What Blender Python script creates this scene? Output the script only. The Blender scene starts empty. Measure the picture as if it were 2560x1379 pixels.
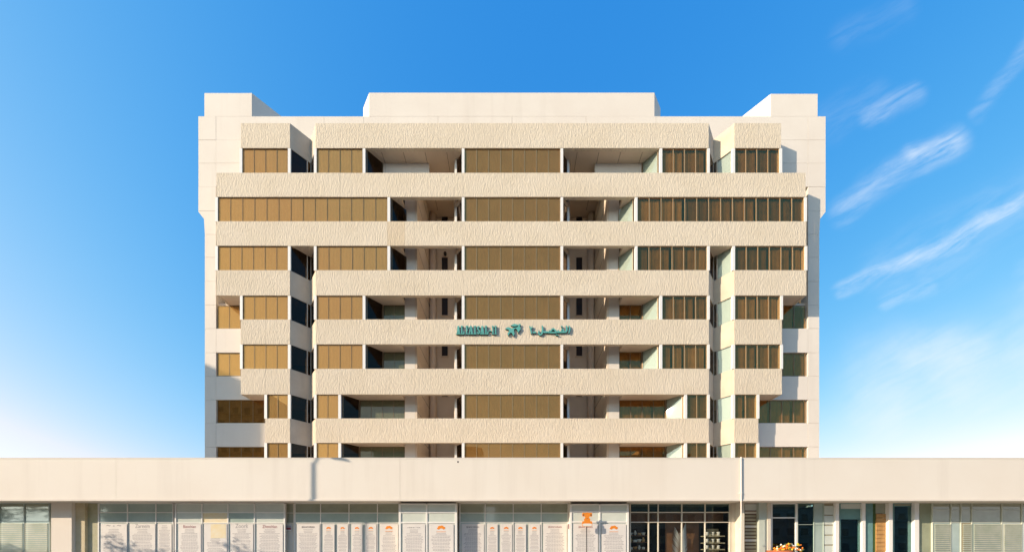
import bpy, math, random
from mathutils import Vector

random.seed(11)
sc = bpy.context.scene
COL = sc.collection

# ------------------------------------------------------------------ camera, sky, sun, exposure
D = 21.53                      # metres from the eye to the tower's front plane
EYE = 1.6
cam_d = bpy.data.cameras.new('camera')
cam = bpy.data.objects.new('camera', cam_d); COL.objects.link(cam)
cam.location = (0, -D, EYE); cam.rotation_euler = (math.radians(90), 0, 0)
cam_d.sensor_width = 36; cam_d.lens = 36 * 800 / 2560.0
cam_d.shift_y = (1372 - 689.5) / 2560.0
cam_d.clip_end = 3000; cam_d.clip_start = 0.1
sc.camera = cam

SUN_TRAVEL = Vector((0.838, 0.404, -0.367)).normalized()
sun_d = bpy.data.lights.new('sun', 'SUN'); sun_d.energy = 3.3; sun_d.angle = math.radians(0.5)
sun_d.color = (1.0, 0.83, 0.64)
sun = bpy.data.objects.new('sun', sun_d); COL.objects.link(sun)
sun.rotation_euler = SUN_TRAVEL.to_track_quat('-Z', 'Y').to_euler()
sun.location = (-60, -40, 60)

world = bpy.data.worlds.new('World'); sc.world = world; world.use_nodes = True
wt = world.node_tree; wt.nodes.clear()


def wn(kind, **kw):
    n = wt.nodes.new(kind)
    for k, v in kw.items():
        setattr(n, k, v)
    return n


def put(sock, v):
    if hasattr(v, 'is_linked'):
        wt.links.new(v, sock)
    else:
        sock.default_value = v


def wmath(op, a, b=0.0, c=None, clamp=False):
    n = wn('ShaderNodeMath', operation=op); n.use_clamp = clamp
    put(n.inputs[0], a); put(n.inputs[1], b)
    if c is not None:
        put(n.inputs[2], c)
    return n.outputs[0]


def wvec(op, a, b=None, s=None):
    n = wn('ShaderNodeVectorMath', operation=op)
    put(n.inputs[0], a)
    if b is not None:
        put(n.inputs[1], b)
    if s is not None:
        put(n.inputs['Scale'], s)
    return n.outputs['Value'] if op in ('DOT_PRODUCT', 'LENGTH') else n.outputs['Vector']


sky = wn('ShaderNodeTexSky', sky_type='NISHITA', sun_disc=False)
sky.sun_elevation = math.asin(-SUN_TRAVEL.z)
sky.sun_rotation = math.atan2(-SUN_TRAVEL.x, -SUN_TRAVEL.y) % (2 * math.pi)
sky.air_density = 1.0; sky.dust_density = 1.5; sky.ozone_density = 2.0
# deepen the blue: one response curve per channel over the whole sky
sc3 = wn('ShaderNodeSeparateColor'); wt.links.new(sky.outputs[0], sc3.inputs[0])
gch = wmath('MULTIPLY', wmath('POWER', wmath('MULTIPLY', sc3.outputs[1], .1), .82), 10.9)
rch = wmath('MINIMUM', wmath('MULTIPLY', wmath('POWER', wmath('MULTIPLY', sc3.outputs[0], .1 / .265), 1.95), 4.1), wmath('MULTIPLY', gch, .93))
bch = wmath('MAXIMUM', wmath('MULTIPLY', wmath('POWER', wmath('MULTIPLY', sc3.outputs[2], .1), .3), 7.35), wmath('MULTIPLY', gch, .85))
hsv = wn('ShaderNodeCombineColor'); put(hsv.inputs[0], rch); put(hsv.inputs[1], gch); put(hsv.inputs[2], bch)
tc = wn('ShaderNodeTexCoord')
sep = wn('ShaderNodeSeparateXYZ'); wt.links.new(tc.outputs['Generated'], sep.inputs[0])
dx, dy, dz = sep.outputs
ysafe = wmath('MAXIMUM', dy, 0.05)
comb = wn('ShaderNodeCombineXYZ')
put(comb.inputs[0], wmath('DIVIDE', dx, ysafe)); put(comb.inputs[1], wmath('DIVIDE', dz, ysafe))
P = comb.outputs[0]
nz = wn('ShaderNodeTexNoise'); nz.inputs['Scale'].default_value = 3.0; nz.inputs['Detail'].default_value = 6
put(nz.inputs['Vector'], P)
off = wvec('SCALE', wvec('SUBTRACT', nz.outputs['Color'], (0.5, 0.5, 0.5)), s=0.11)
off2 = wvec('MULTIPLY', off, (1, 1, 0))
Pw = wvec('ADD', P, off2)
# streaky grain along the drift of the high cloud
mp0 = wn('ShaderNodeMapping'); mp0.inputs['Rotation'].default_value = (0, 0, math.radians(-29))
put(mp0.inputs['Vector'], wvec('ADD', P, wvec('SCALE', off2, s=.35)))
mp = wn('ShaderNodeMapping'); put(mp.inputs['Vector'], mp0.outputs[0]); mp.inputs['Scale'].default_value = (2.0, 11, 1)
ng = wn('ShaderNodeTexNoise'); ng.inputs['Scale'].default_value = 2.6; ng.inputs['Detail'].default_value = 9
ng.inputs['Roughness'].default_value = 0.62; ng.inputs['Distortion'].default_value = 0.4
put(ng.inputs['Vector'], mp.outputs[0])
mr = wn('ShaderNodeMapRange'); put(mr.inputs[0], ng.outputs[0]); mr.inputs[1].default_value = 0.36; mr.inputs[2].default_value = 0.72
grain = mr.outputs[0]


def T(px, py):
    return ((px - 1280) / 800.0, (1372 - py) / 800.0, 0.0)


wisps = [((2100, 738), (2900, 340), 26, .44), ((2110, 520), (2390, 350), 46, .34), ((2290, 390), (2370, 360), 38, .30),
         ((2190, 300), (2290, 235), 38, .26), ((2120, 90), (2260, 20), 50, .07), ((2440, 290), (2640, 0), 28, .20),
         ((2215, 765), (2315, 712), 24, .24), ((2080, 300), (2200, 240), 60, .09), ((2240, 680), (2700, 430), 100, .14), ((2600, 700), (3100, 420), 60, .3)]
bank = [((2250, 985), (3000, 790), 190, .62), ((2290, 880), (2420, 850), 70, .25), ((2060, 1120), (2900, 1080), 150, .14)]


def gather(items):
    tot = None
    for a, b, wpx, s in items:
        A = Vector(T(*a)); B = Vector(T(*b)); BA = B - A
        pa = wvec('SUBTRACT', Pw, tuple(A))
        h = wmath('MULTIPLY', wvec('DOT_PRODUCT', pa, tuple(BA)), 1.0 / BA.length_squared, clamp=True)
        d = wvec('LENGTH', wvec('SUBTRACT', pa, wvec('SCALE', tuple(BA), s=h)))
        m = wn('ShaderNodeMapRange', interpolation_type='SMOOTHERSTEP')
        put(m.inputs[0], d); m.inputs[1].default_value = wpx / 800 * 1.3; m.inputs[2].default_value = 0.0
        m.inputs[3].default_value = 0.0; m.inputs[4].default_value = s
        tot = m.outputs[0] if tot is None else wmath('ADD', tot, m.outputs[0])
    return tot


front = wmath('GREATER_THAN', dy, 0.06)
soft = wn('ShaderNodeMapRange'); put(soft.inputs[0], nz.outputs[0]); soft.inputs[1].default_value = .32; soft.inputs[2].default_value = .62
f1 = wmath('MULTIPLY', gather(wisps), wmath('MULTIPLY_ADD', grain, 1.25, 0.12))
f2 = wmath('MULTIPLY', gather(bank), wmath('MULTIPLY_ADD', soft.outputs[0], .55, wmath('MULTIPLY_ADD', grain, .35, .2)))
fac = wmath('MULTIPLY', wmath('ADD', f1, f2), front, clamp=True)
cmix = wn('ShaderNodeMix', data_type='RGBA')
put(cmix.inputs[0], wmath('MULTIPLY', fac, .85)); put(cmix.inputs[6], hsv.outputs[0]); cmix.inputs[7].default_value = (5.0, 5.5, 6.1, 1)
bg = wn('ShaderNodeBackground'); bg.inputs['Strength'].default_value = 0.090
wt.links.new(cmix.outputs[2], bg.inputs['Color'])
wo = wn('ShaderNodeOutputWorld'); wt.links.new(bg.outputs[0], wo.inputs[0])

sc.view_settings.view_transform = 'Standard'; sc.view_settings.look = 'None'
sc.view_settings.exposure = 0.98; sc.view_settings.gamma = 1.0
sc.view_settings.use_curve_mapping = False
sc.cycles.use_denoising = True
sc.cycles.max_bounces = 10; sc.cycles.transparent_max_bounces = 12

# ------------------------------------------------------------------ materials


def new_mat(name):
    m = bpy.data.materials.new(name); m.use_nodes = True
    nt = m.node_tree; nt.nodes.clear()
    out = nt.nodes.new('ShaderNodeOutputMaterial')
    return m, nt, out


def position(nt, scale):
    g = nt.nodes.new('ShaderNodeNewGeometry')
    mpn = nt.nodes.new('ShaderNodeMapping'); mpn.inputs['Scale'].default_value = scale
    nt.links.new(g.outputs['Position'], mpn.inputs['Vector'])
    return mpn.outputs[0]


def noise(nt, scale, detail=3, rough=.5, dist=0.0):
    n = nt.nodes.new('ShaderNodeTexNoise'); n.inputs['Scale'].default_value = 1.0
    n.inputs['Detail'].default_value = detail; n.inputs['Roughness'].default_value = rough
    n.inputs['Distortion'].default_value = dist
    nt.links.new(position(nt, scale), n.inputs['Vector'])
    return n.outputs[0]


def rng(nt, v, a, b, c=0.0, d=1.0):
    n = nt.nodes.new('ShaderNodeMapRange'); nt.links.new(v, n.inputs[0])
    for i, q in enumerate((a, b, c, d)):
        n.inputs[i + 1].default_value = q
    return n.outputs[0]


def mix(nt, f, a, b):
    n = nt.nodes.new('ShaderNodeMix'); n.data_type = 'RGBA'
    for s, v in ((n.inputs[0], f), (n.inputs[6], a), (n.inputs[7], b)):
        if hasattr(v, 'is_linked'):
            nt.links.new(v, s)
        else:
            s.default_value = v if not isinstance(v, tuple) else tuple(v) + (1,)
    return n.outputs[2]


def surface(name, col, col2=None, patch=.6, rough=.8, streak=None, grain=None, bump=None, spec=.3, metallic=0.0):
    """plain procedural surface: two tones in patches, vertical run-off streaks, fine relief"""
    m, nt, out = new_mat(name)
    b = nt.nodes.new('ShaderNodeBsdfPrincipled'); nt.links.new(b.outputs[0], out.inputs[0])
    b.inputs['Roughness'].default_value = rough; b.inputs['Specular IOR Level'].default_value = spec
    b.inputs['Metallic'].default_value = metallic
    c = col if col2 is None else mix(nt, rng(nt, noise(nt, (patch,) * 3, 5, .6), .35, .68), col, col2)
    if streak:
        f = rng(nt, noise(nt, (streak[0], streak[0], streak[1]), 4, .6), streak[2], .8, 0, streak[3])
        c = mix(nt, f, c, streak[4])
    if isinstance(c, tuple):
        b.inputs['Base Color'].default_value = c + (1,)
    else:
        nt.links.new(c, b.inputs['Base Color'])
    if bump:
        n = nt.nodes.new('ShaderNodeBump'); n.inputs['Strength'].default_value = bump[1]
        n.inputs['Distance'].default_value = bump[2]
        nt.links.new(noise(nt, bump[0], 4, .6, .3), n.inputs['Height'])
        nt.links.new(n.outputs[0], b.inputs['Normal'])
    return m


def chiselled(name, c1, c2):
    m, nt, out = new_mat(name)
    b = nt.nodes.new('ShaderNodeBsdfPrincipled'); nt.links.new(b.outputs[0], out.inputs[0])
    b.inputs['Roughness'].default_value = .9; b.inputs['Specular IOR Level'].default_value = .15
    rib = noise(nt, (13.0, 13.0, 3.4), 2.5, .5, .9)
    hgt = rng(nt, rib, .33, .66)
    base = mix(nt, rng(nt, noise(nt, (.35, .35, .5), 5, .65), .35, .7), c1, c2)
    dirt = rng(nt, noise(nt, (5, 5, .5), 5, .7), .58, .85, 0, .5)
    c = mix(nt, dirt, base, tuple(v * .62 for v in c1))
    spots = rng(nt, noise(nt, (3.1, 3.1, 2.2), 3, .6), .72, .8, 0, .35)
    c = mix(nt, spots, c, (.25, .19, .13))
    nt.links.new(c, b.inputs['Base Color'])
    n = nt.nodes.new('ShaderNodeBump'); n.inputs['Strength'].default_value = .48; n.inputs['Distance'].default_value = .032
    nt.links.new(hgt, n.inputs['Height'])
    n2 = nt.nodes.new('ShaderNodeBump'); n2.inputs['Strength'].default_value = .35; n2.inputs['Distance'].default_value = .015
    nt.links.new(noise(nt, (26, 26, 9), 3, .6, .5), n2.inputs['Height'])
    nt.links.new(n.outputs[0], n2.inputs['Normal']); nt.links.new(n2.outputs[0], b.inputs['Normal'])
    return m


def glass(name, through, mirror, amount, rough=.015, wave=.0):
    """tinted sheet glass: see-through tint plus a mirror coat that grows at a slant"""
    m, nt, out = new_mat(name)
    t = nt.nodes.new('ShaderNodeBsdfTransparent'); t.inputs[0].default_value = through + (1,)
    g = nt.nodes.new('ShaderNodeBsdfGlossy'); g.inputs[0].default_value = mirror + (1,); g.inputs['Roughness'].default_value = rough
    lw = nt.nodes.new('ShaderNodeLayerWeight'); lw.inputs[0].default_value = .5
    pw = nt.nodes.new('ShaderNodeMath'); pw.operation = 'POWER'; nt.links.new(lw.outputs['Facing'], pw.inputs[0]); pw.inputs[1].default_value = 4.0
    f = rng(nt, pw.outputs[0], 0.0, 1.0, amount, .9)
    x = nt.nodes.new('ShaderNodeMixShader'); nt.links.new(f, x.inputs[0])
    nt.links.new(t.outputs[0], x.inputs[1]); nt.links.new(g.outputs[0], x.inputs[2])
    if wave:
        n = nt.nodes.new('ShaderNodeBump'); n.inputs['Strength'].default_value = wave; n.inputs['Distance'].default_value = .02
        nt.links.new(noise(nt, (.8, .8, 1.1), 1), n.inputs['Height']); nt.links.new(n.outputs[0], g.inputs['Normal'])
    nt.links.new(x.outputs[0], out.inputs[0])
    return m


CREAM = chiselled('chiselled_concrete', (.70, .598, .465), (.65, .547, .41))
CREAM_OLD = chiselled('weathered_chiselled_concrete', (.64, .52, .375), (.60, .48, .33))
WALL = surface('painted_concrete', (.76, .685, .595), (.72, .64, .55), .4, .8, (1.6, .12, .55, .22, (.54, .47, .39)), bump=((18, 18, 18), .15, .01))
NOTCH = surface('smooth_spandrel_concrete', (.62, .52, .40), (.55, .45, .34), .9, .85, (2.5, .3, .5, .35, (.42, .34, .25)), bump=((14, 14, 9), .35, .02))
SOFFIT = surface('balcony_soffit', (.72, .585, .455), (.67, .535, .41), .7, .85)
FASCIA = surface('podium_render', (.80, .73, .635), (.77, .69, .59), .25, .8, (1.2, .08, .5, .32, (.56, .48, .40)), bump=((22, 22, 22), .12, .008))
WHITE = surface('white_frame_paint', (.80, .77, .72), None, rough=.45)
CREAMTRIM = surface('cream_trim_paint', (.68, .62, .52), (.64, .57, .46), 1.2, .5)
BRONZE = surface('bronze_anodised_frame', (.27, .19, .11), (.23, .16, .09), 2, .4, metallic=.3)
TANFRAME = surface('light_bronze_mullion', (.42, .31, .17), None, rough=.4, metallic=.3)
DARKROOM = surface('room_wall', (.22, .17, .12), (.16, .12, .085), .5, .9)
CURTAIN_GLOW = surface('tan_curtain_glow', (.62, .59, .52), (.59, .56, .49), .6, .9)  # bright sky mirrored in the left panes is put into this tone
DRAPE_DIM = surface('brown_drape_dim', (.30, .195, .075), (.21, .135, .05), 2.0, .9)  # dimmer reflections on the right are put into this brown
DRAPE_DARK = surface('dark_brown_drape', (.19, .12, .045), (.14, .09, .035), 2.0, .9)
DRAPE_PALE = surface('light_brown_drape', (.38, .27, .13), (.31, .21, .095), 2.0, .9)
BUFF_GLOW = surface('buff_blind_glow', (.44, .36, .25), (.39, .315, .21), 1.0, .9)  # middle step of the mirrored sky brightness, put into the blind colour
PALEBLIND = surface('pale_green_blind', (.52, .55, .50), (.48, .51, .46), 1.0, .8)
GLASS = glass('bronze_mirror_glass', (.93, .83, .66), (1.0, .62, .28), .115, wave=.12)
GLASS_SIDE = glass('grey_tinted_glass', (.50, .47, .44), (.75, .60, .50), .028, wave=.1)
GLASS_GREY = glass('grey_green_glass', (.74, .74, .66), (.9, .85, .75), .05)
GLASS_PALE = glass('pale_grey_glass', (.90, .92, .90), (.85, .9, .9), .05)
GLASS_SHOP = glass('clear_shop_glass', (.90, .92, .91), (.9, .95, .95), .05, wave=.06)
GLASS_TEAL = glass('teal_shop_glass', (.50, .65, .65), (.7, .95, .95), .08, wave=.08)
FILM = surface('frosted_green_film', (.42, .50, .45), (.34, .42, .37), 1.3, .05, spec=.9)
FILM_OLIVE = surface('frosted_olive_film', (.28, .29, .21), (.35, .36, .27), 1.6, .05, spec=.9)
FILM_PALE = surface('frosted_pale_film', (.64, .67, .60), (.56, .60, .54), 1.3, .06, spec=.8)
PAPER = surface('poster_paper', (.72, .67, .62), (.66, .62, .58), 2.5, .6)
INK = surface('grey_print', (.33, .30, .30), None, rough=.7)
INK_DARK = surface('dark_print', (.06, .03, .04), None, rough=.7)
INK_RED = surface('maroon_print', (.28, .05, .05), None, rough=.7)
ORANGE = surface('orange_print', (.80, .27, .03), (.72, .20, .02), 30, .5)
YELLOW = surface('yellow_print', (.72, .58, .33), (.72, .64, .48), 3, .6)
TEAL = surface('teal_sign_paint', (.10, .36, .31), (.13, .40, .36), 5, .4)
TEAL_SHADE = surface('sign_side_shade', (.02, .05, .04), None, rough=.5)  # shade on the letters' undersides, put into a near-black side colour
TEALDARK = surface('teal_blind', (.16, .30, .28), (.13, .25, .24), 3, .5)
TIMBER = surface('orange_timber', (.50, .28, .10), (.40, .21, .07), 6, .6, (1, 14, .5, .5, (.28, .14, .05)))
BROWN = surface('brown_slat', (.15, .085, .05), (.11, .06, .035), 4, .6)
KHAKI = surface('khaki_slat', (.42, .36, .24), (.36, .30, .19), 3, .6)
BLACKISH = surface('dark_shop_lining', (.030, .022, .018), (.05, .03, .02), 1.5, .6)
WALNUT = surface('walnut_lining', (.24, .11, .05), (.15, .07, .03), 2.5, .5)
SILVER = surface('silver_leaf_metal', (.78, .76, .72), None, rough=.35, metallic=.45)
CHINA = surface('white_china', (.72, .68, .60), None, rough=.3)
GOLD = surface('gold_ware', (.55, .33, .14), None, rough=.35, metallic=.7)
TERRA = surface('terracotta', (.42, .13, .05), (.34, .10, .04), 6, .7)
LEAF = surface('green_leaf', (.05, .10, .03), (.08, .13, .04), 8, .5)
PETAL_O = surface('orange_petal', (.85, .22, .02), None, rough=.5)
PETAL_Y = surface('yellow_petal', (.85, .55, .05), None, rough=.5)
PETAL_W = surface('white_petal', (.8, .76, .7), None, rough=.5)
POLE = surface('galvanised_pole', (.35, .36, .37), (.30, .31, .32), 3, .45, metallic=.4)
BLACKPOST = surface('black_post_paint', (.03, .03, .03), None, rough=.4)
ASPHALT = surface('asphalt', (.055, .053, .05), (.07, .066, .06), .4, .9, bump=((30, 30, 30), .4, .01))
PAVING = surface('sand_paving', (.50, .43, .35), (.45, .39, .31), .5, .9)
SAND = surface('dusty_ground', (.40, .33, .25), (.35, .29, .22), .1, .95)
MARKING = surface('road_paint', (.75, .74, .70), None, rough=.6)
STREETWALL = surface('street_building_render', (.44, .37, .29), (.38, .32, .25), .3, .85)
STREETWALL2 = surface('street_building_grey', (.36, .34, .31), (.31, .29, .27), .3, .85)
STREETGLASS = surface('street_building_glass', (.05, .06, .07), None, rough=.08, spec=.6)

# ------------------------------------------------------------------ mesh helpers


def obj(name, verts, faces, mat, parent=None, smooth=False):
    me = bpy.data.meshes.new(name); me.from_pydata([tuple(v) for v in verts], [], faces); me.update()
    if mat:
        me.materials.append(mat)
    if smooth:
        for p in me.polygons:
            p.use_smooth = True
    o = bpy.data.objects.new(name, me); COL.objects.link(o)
    if parent:
        o.parent = parent
    return o


BF = [(0, 3, 2, 1), (4, 5, 6, 7), (0, 1, 5, 4), (1, 2, 6, 5), (2, 3, 7, 6), (3, 0, 4, 7)]


class MB:
    """collects boxes, prisms and tubes for ONE mesh object"""

    def __init__(s):
        s.v = []; s.f = []

    def box(s, x0, x1, y0, y1, z0, z1):
        n = len(s.v)
        s.v += [(x0, y0, z0), (x1, y0, z0), (x1, y1, z0), (x0, y1, z0), (x0, y0, z1), (x1, y0, z1), (x1, y1, z1), (x0, y1, z1)]
        s.f += [tuple(i + n for i in q) for q in BF]
        return s

    def prism(s, poly, z0, z1):
        """plan polygon (x, y) raised from z0 to z1"""
        a = sum(poly[i - 1][0] * poly[i][1] - poly[i][0] * poly[i - 1][1] for i in range(len(poly)))
        if a < 0:
            poly = poly[::-1]
        n = len(s.v); k = len(poly)
        s.v += [(x, y, z0) for x, y in poly] + [(x, y, z1) for x, y in poly]
        s.f.append(tuple(n + i for i in range(k))[::-1]); s.f.append(tuple(n + k + i for i in range(k)))
        for i in range(k):
            j = (i + 1) % k
            s.f.append((n + i, n + j, n + k + j, n + k + i))
        return s

    def plate(s, poly, y0, y1):
        """front polygon (x, z) with thickness from y0 (front) to y1"""
        a = sum(poly[i - 1][0] * poly[i][1] - poly[i][0] * poly[i - 1][1] for i in range(len(poly)))
        if a < 0:
            poly = poly[::-1]
        n = len(s.v); k = len(poly)
        s.v += [(x, y0, z) for x, z in poly] + [(x, y1, z) for x, z in poly]
        s.f.append(tuple(n + i for i in range(k))); s.f.append(tuple(n + k + i for i in range(k))[::-1])
        for i in range(k):
            j = (i + 1) % k
            s.f.append((n + j, n + i, n + k + i, n + k + j))
        return s

    def tube(s, pts, r, seg=10, r1=None):
        r1 = r if r1 is None else r1
        n = len(s.v); m = len(pts)
        for i, p in enumerate(pts):
            p = Vector(p)
            d = (Vector(pts[min(i + 1, m - 1)]) - Vector(pts[max(i - 1, 0)])).normalized()
            u = d.cross(Vector((0, 0, 1)) if abs(d.z) < .9 else Vector((1, 0, 0))).normalized(); w = d.cross(u)
            rr = r + (r1 - r) * i / max(1, m - 1)
            for q in range(seg):
                a = 2 * math.pi * q / seg
                s.v.append(tuple(p + (u * math.cos(a) + w * math.sin(a)) * rr))
        for i in range(m - 1):
            for q in range(seg):
                t = (q + 1) % seg
                s.f.append((n + i * seg + q, n + i * seg + t, n + (i + 1) * seg + t, n + (i + 1) * seg + q))
        s.f.append(tuple(n + q for q in range(seg))[::-1]); s.f.append(tuple(n + (m - 1) * seg + q for q in range(seg)))
        return s

    def lathe(s, prof, c=(0, 0, 0), seg=14):
        n = len(s.v); m = len(prof)
        for r, z in prof:
            for q in range(seg):
                a = 2 * math.pi * q / seg
                s.v.append((c[0] + r * math.cos(a), c[1] + r * math.sin(a), c[2] + z))
        for i in range(m - 1):
            for q in range(seg):
                t = (q + 1) % seg
                s.f.append((n + i * seg + q, n + i * seg + t, n + (i + 1) * seg + t, n + (i + 1) * seg + q))
        s.f.append(tuple(n + q for q in range(seg))[::-1]); s.f.append(tuple(n + (m - 1) * seg + q for q in range(seg)))
        return s

    def build(s, name, mat, parent=None, smooth=False):
        return obj(name, s.v, s.f, mat, parent, smooth)


def box(name, x0, x1, y0, y1, z0, z1, mat, parent=None):
    return MB().box(x0, x1, y0, y1, z0, z1).build(name, mat, parent)


def tag(o, label, cat, group=None, kind=None):
    if label:
        o['label'] = label
    if cat:
        o['category'] = cat
    if group:
        o['group'] = group
    if kind:
        o['kind'] = kind
    return o


def thing(name, label, cat, loc=(0, 0, 0), group=None):
    o = bpy.data.objects.new(name, None); COL.objects.link(o); o.location = loc; o.empty_display_size = .3
    return tag(o, label, cat, group)


def structure(o):
    o['kind'] = 'structure'
    return o


# ------------------------------------------------------------------ ground and street
structure(box('ground', -900, 900, -900, 900, -.6, -.30, SAND))
structure(box('pavement', -120, 120, -11.5, 40, -.30, 0.0, PAVING))
kerb = structure(box('kerb', -120, 120, -11.72, -11.5, -.30, 0.012, surface('kerb_concrete', (.45, .43, .40), (.38, .36, .33), 1, .85)))
structure(box('road', -120, 120, -34, -11.72, -.30, -.13, ASPHALT))
mk = MB()
for i in range(-18, 18):
    mk.box(i * 6, i * 6 + 3, -22.9, -22.75, -.129, -.125)
tag(mk.build('lane_marking', MARKING), 'white dashed lane line on the asphalt road', None, kind='structure')

# ------------------------------------------------------------------ tower
K = D / 800.0            # metres per unit on the tower's front plane
WD = 33.0                # depth of the plain wall behind the bay fronts, in the same units
RW = (800 + WD) / 800.0


def fx(p): return (p - 1280) * K
def fz(p): return EYE + (1372 - p) * K
def wx(p): return (p - 1280) * K * RW
def wz(p): return EYE + (1372 - p) * K * RW


YW = WD * K
BX = {8: (602, 1953), 7: (541, 2014), 6: (541, 2016), 5: (541, 2016), 4: (602, 1955), 3: (602, 1955), 2: (663, 1896), 1: (663, 1896)}
BZ = {8: (308, 370), 7: (432, 492), 6: (553, 614), 5: (675, 738), 4: (798, 860), 3: (921, 985), 2: (1045, 1106), 1: (1168, 1229)}
NOTCHED = {8, 5, 4, 3, 2, 1}
NL = (725, 757, 789); NR = (1772, 1804, 1836)

tower = thing('apartment_building', 'cream office tower with chiselled concrete bands and bronze glass windows above the shop row', 'building', (0, 3, 0))
tower.location = (0, 0, 0)

# spandrel bands, panel by panel
joints = [663, 850, 974, 1036, 1158, 1280, 1404, 1526, 1588, 1712, 1896]
for k, (zt, zb) in BZ.items():
    x0, x1 = BX[k]
    cuts = [x0] + [j for j in joints if x0 + 20 < j < x1 - 20] + [x1]
    if k in NOTCHED:
        cuts = sorted(cuts + [NL[0], NL[2], NR[0], NR[2]])
    if k == 6:
        cuts = sorted(set(cuts + [968, 1012]) - {974})
    for a, b in zip(cuts, cuts[1:]):
        if k in NOTCHED and ((a, b) == (NL[0], NL[2]) or (a, b) == (NR[0], NR[2])):
            continue
        old = k == 6 and a == 968
        o = box('spandrel_panel', fx(a) + .002, fx(b) - .002, random.uniform(-.003, .003), .20, fz(zb), fz(zt), CREAM_OLD if old else CREAM, tower)
        if old:
            o['label'] = 'darker yellowed spandrel panel'


# floor slabs, whose undersides are the balcony soffits
def slab(k):
    zb = fz(BZ[k][1]) + .035
    for s in (-1, 1):
        xe = BX[k][0] - 1280 if s < 0 else BX[k][1] - 1280
        n = NL if s < 0 else NR
        nn = [v - 1280 for v in n]
        if s > 0:
            nn = nn[::-1]
        inner = -279 * (-s)
        poly = [(xe, 5)]
        if k in NOTCHED:
            poly += [(nn[0], 5), (nn[1], 37), (nn[2], 5)]
        if k == 8:
            poly += [(s * 4, 5), (s * 4, 172), (s * 795, 172)]
        else:
            poly += [(s * 279, 5), (s * 279, 33.5), (s * 252, 33.5), (s * 252, 95), (s * 795, 95)]
        poly += [(s * 795, 42), (xe, 42)]
        MB().prism([(x * K, y * K) for x, y in poly], zb, zb + .30).build('floor_slab', SOFFIT, tower)
    if k != 8:
        poly = [(-122, 5), (122, 5), (146, 28), (146, 95), (-146, 95), (-146, 28)]
        MB().prism([(x * K, y * K) for x, y in poly], zb, zb + .30).build('floor_slab', SOFFIT, tower)


for k in BZ:
    slab(k)

# ceiling joints over the top balconies
for s in (-1, 1):
    for xx in (165, 220, 275, 330):
        box('ceiling_joint', s * xx * K - .012, s * xx * K + .012, .25, 4.0, fz(370) + .028, fz(370) + .033, BROWN, tower)

LANDING = surface('dark_landing_glass', (.030, .022, .022), None, rough=.35, spec=.15)
# rooms behind the glass and the open shaft either side of the middle bay
SHAFT = surface('shaft_render', (.76, .63, .49), (.71, .58, .44), .8, .85)
ztop = fz(375)
for s in (-1, 1):
    a, b = sorted((s * 795 * K, s * 252 * K))
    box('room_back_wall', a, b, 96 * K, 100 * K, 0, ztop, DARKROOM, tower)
    a, b = sorted((s * 252 * K, s * 247 * K))
    box('shaft_side_wall', a, b, WD * K + .004, 168 * K, 0, ztop + .1, SHAFT, tower)
    a, b = sorted((s * 247 * K, s * 150 * K))
    box('shaft_back_wall', a, b, 168 * K, 176 * K, 0, ztop + .1, SHAFT, tower)
    a, b = sorted((s * 150 * K, s * 144 * K))
    box('shaft_inner_wall', a, b, 30 * K, 168 * K, 0, ztop + .1, SHAFT, tower)
    MB().tube([(s * 236 * K, 157 * K, 0), (s * 236 * K, 157 * K, ztop)], .28, 16).build('shaft_column', SOFFIT, tower, True)
    for j in range(9):      # landing windows on the shaft's back wall
        zt = fz(614) + (j - 6) * 122.6 * K
        xa, xb = sorted((s * 212 * K, s * 194 * K))
        f = MB()
        f.box(xa - .07, xa, 168 * K - .05, 168 * K, zt - 1.47, zt + .07); f.box(xb, xb + .07, 168 * K - .05, 168 * K, zt - 1.47, zt + .07)
        f.box(xa, xb, 168 * K - .05, 168 * K, zt, zt + .07); f.box(xa, xb, 168 * K - .05, 168 * K, zt - 1.47, zt - 1.40)
        fr = f.build('shaft_window_frame', SOFFIT, tower)
        box('pane', xa, xb, 168 * K - .03, 168 * K - .01, zt - 1.40, zt, LANDING, fr)
    for j in range(16):     # board joints on the shaft wall
        zz = 3 + j * 1.65
        if zz < ztop:
            box('shaft_joint', *sorted((s * 247 * K, s * 246.6 * K)), WD * K + .1, 166 * K, zz, zz + .02, BROWN, tower)
    if s < 0:
        MB().lathe([(.02, -.16), (.10, -.10), (.13, 0), (.10, .10), (.02, .16)], (s * 201 * K, 168 * K - .16, 25.5), 12).build('wall_lamp', BLACKPOST, tower, True)
    # pale wall between the balcony windows and the shaft
    a, b = sorted((s * 279 * K, s * 252.2 * K))
    box('recess_wall', a, b, YW, YW + .25, 0, fz(432) + .2, WALL, tower)
    a, b = sorted((s * 330 * K, s * 216 * K))
    box('recess_wall', a, b, YW, YW + .25, fz(432) + .21, fz(370) + .03, WALL, tower)
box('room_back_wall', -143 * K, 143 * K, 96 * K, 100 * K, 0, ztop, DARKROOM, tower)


def pane(x0, x1, y, z0, z1, mat, parent, name='pane', tilt=.12):
    w, h = (x1 - x0) / 2, (z1 - z0) / 2
    o = MB().box(-w, w, -.006, .006, -h, h).build(name, mat, parent)
    o.location = ((x0 + x1) / 2, y, (z0 + z1) / 2)
    o.rotation_euler = (math.radians(random.uniform(-tilt, tilt)), 0, math.radians(random.uniform(-tilt, tilt)))
    return o


def folds(x0, x1, y, z0, z1, mat, parent, name='curtain', pitch=.11, amp=.025):
    n = max(4, int((x1 - x0) / pitch) * 2); v = []; f = []
    for i in range(n + 1):
        x = x0 + (x1 - x0) * i / n; yy = y + amp * math.sin(i * math.pi / 2 + random.uniform(-.6, .6))
        v += [(x, yy, z0), (x, yy, z1)]
        if i:
            f.append((2 * i - 2, 2 * i, 2 * i + 1, 2 * i - 1))
    return obj(name, v, f, mat, parent, True)


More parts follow.
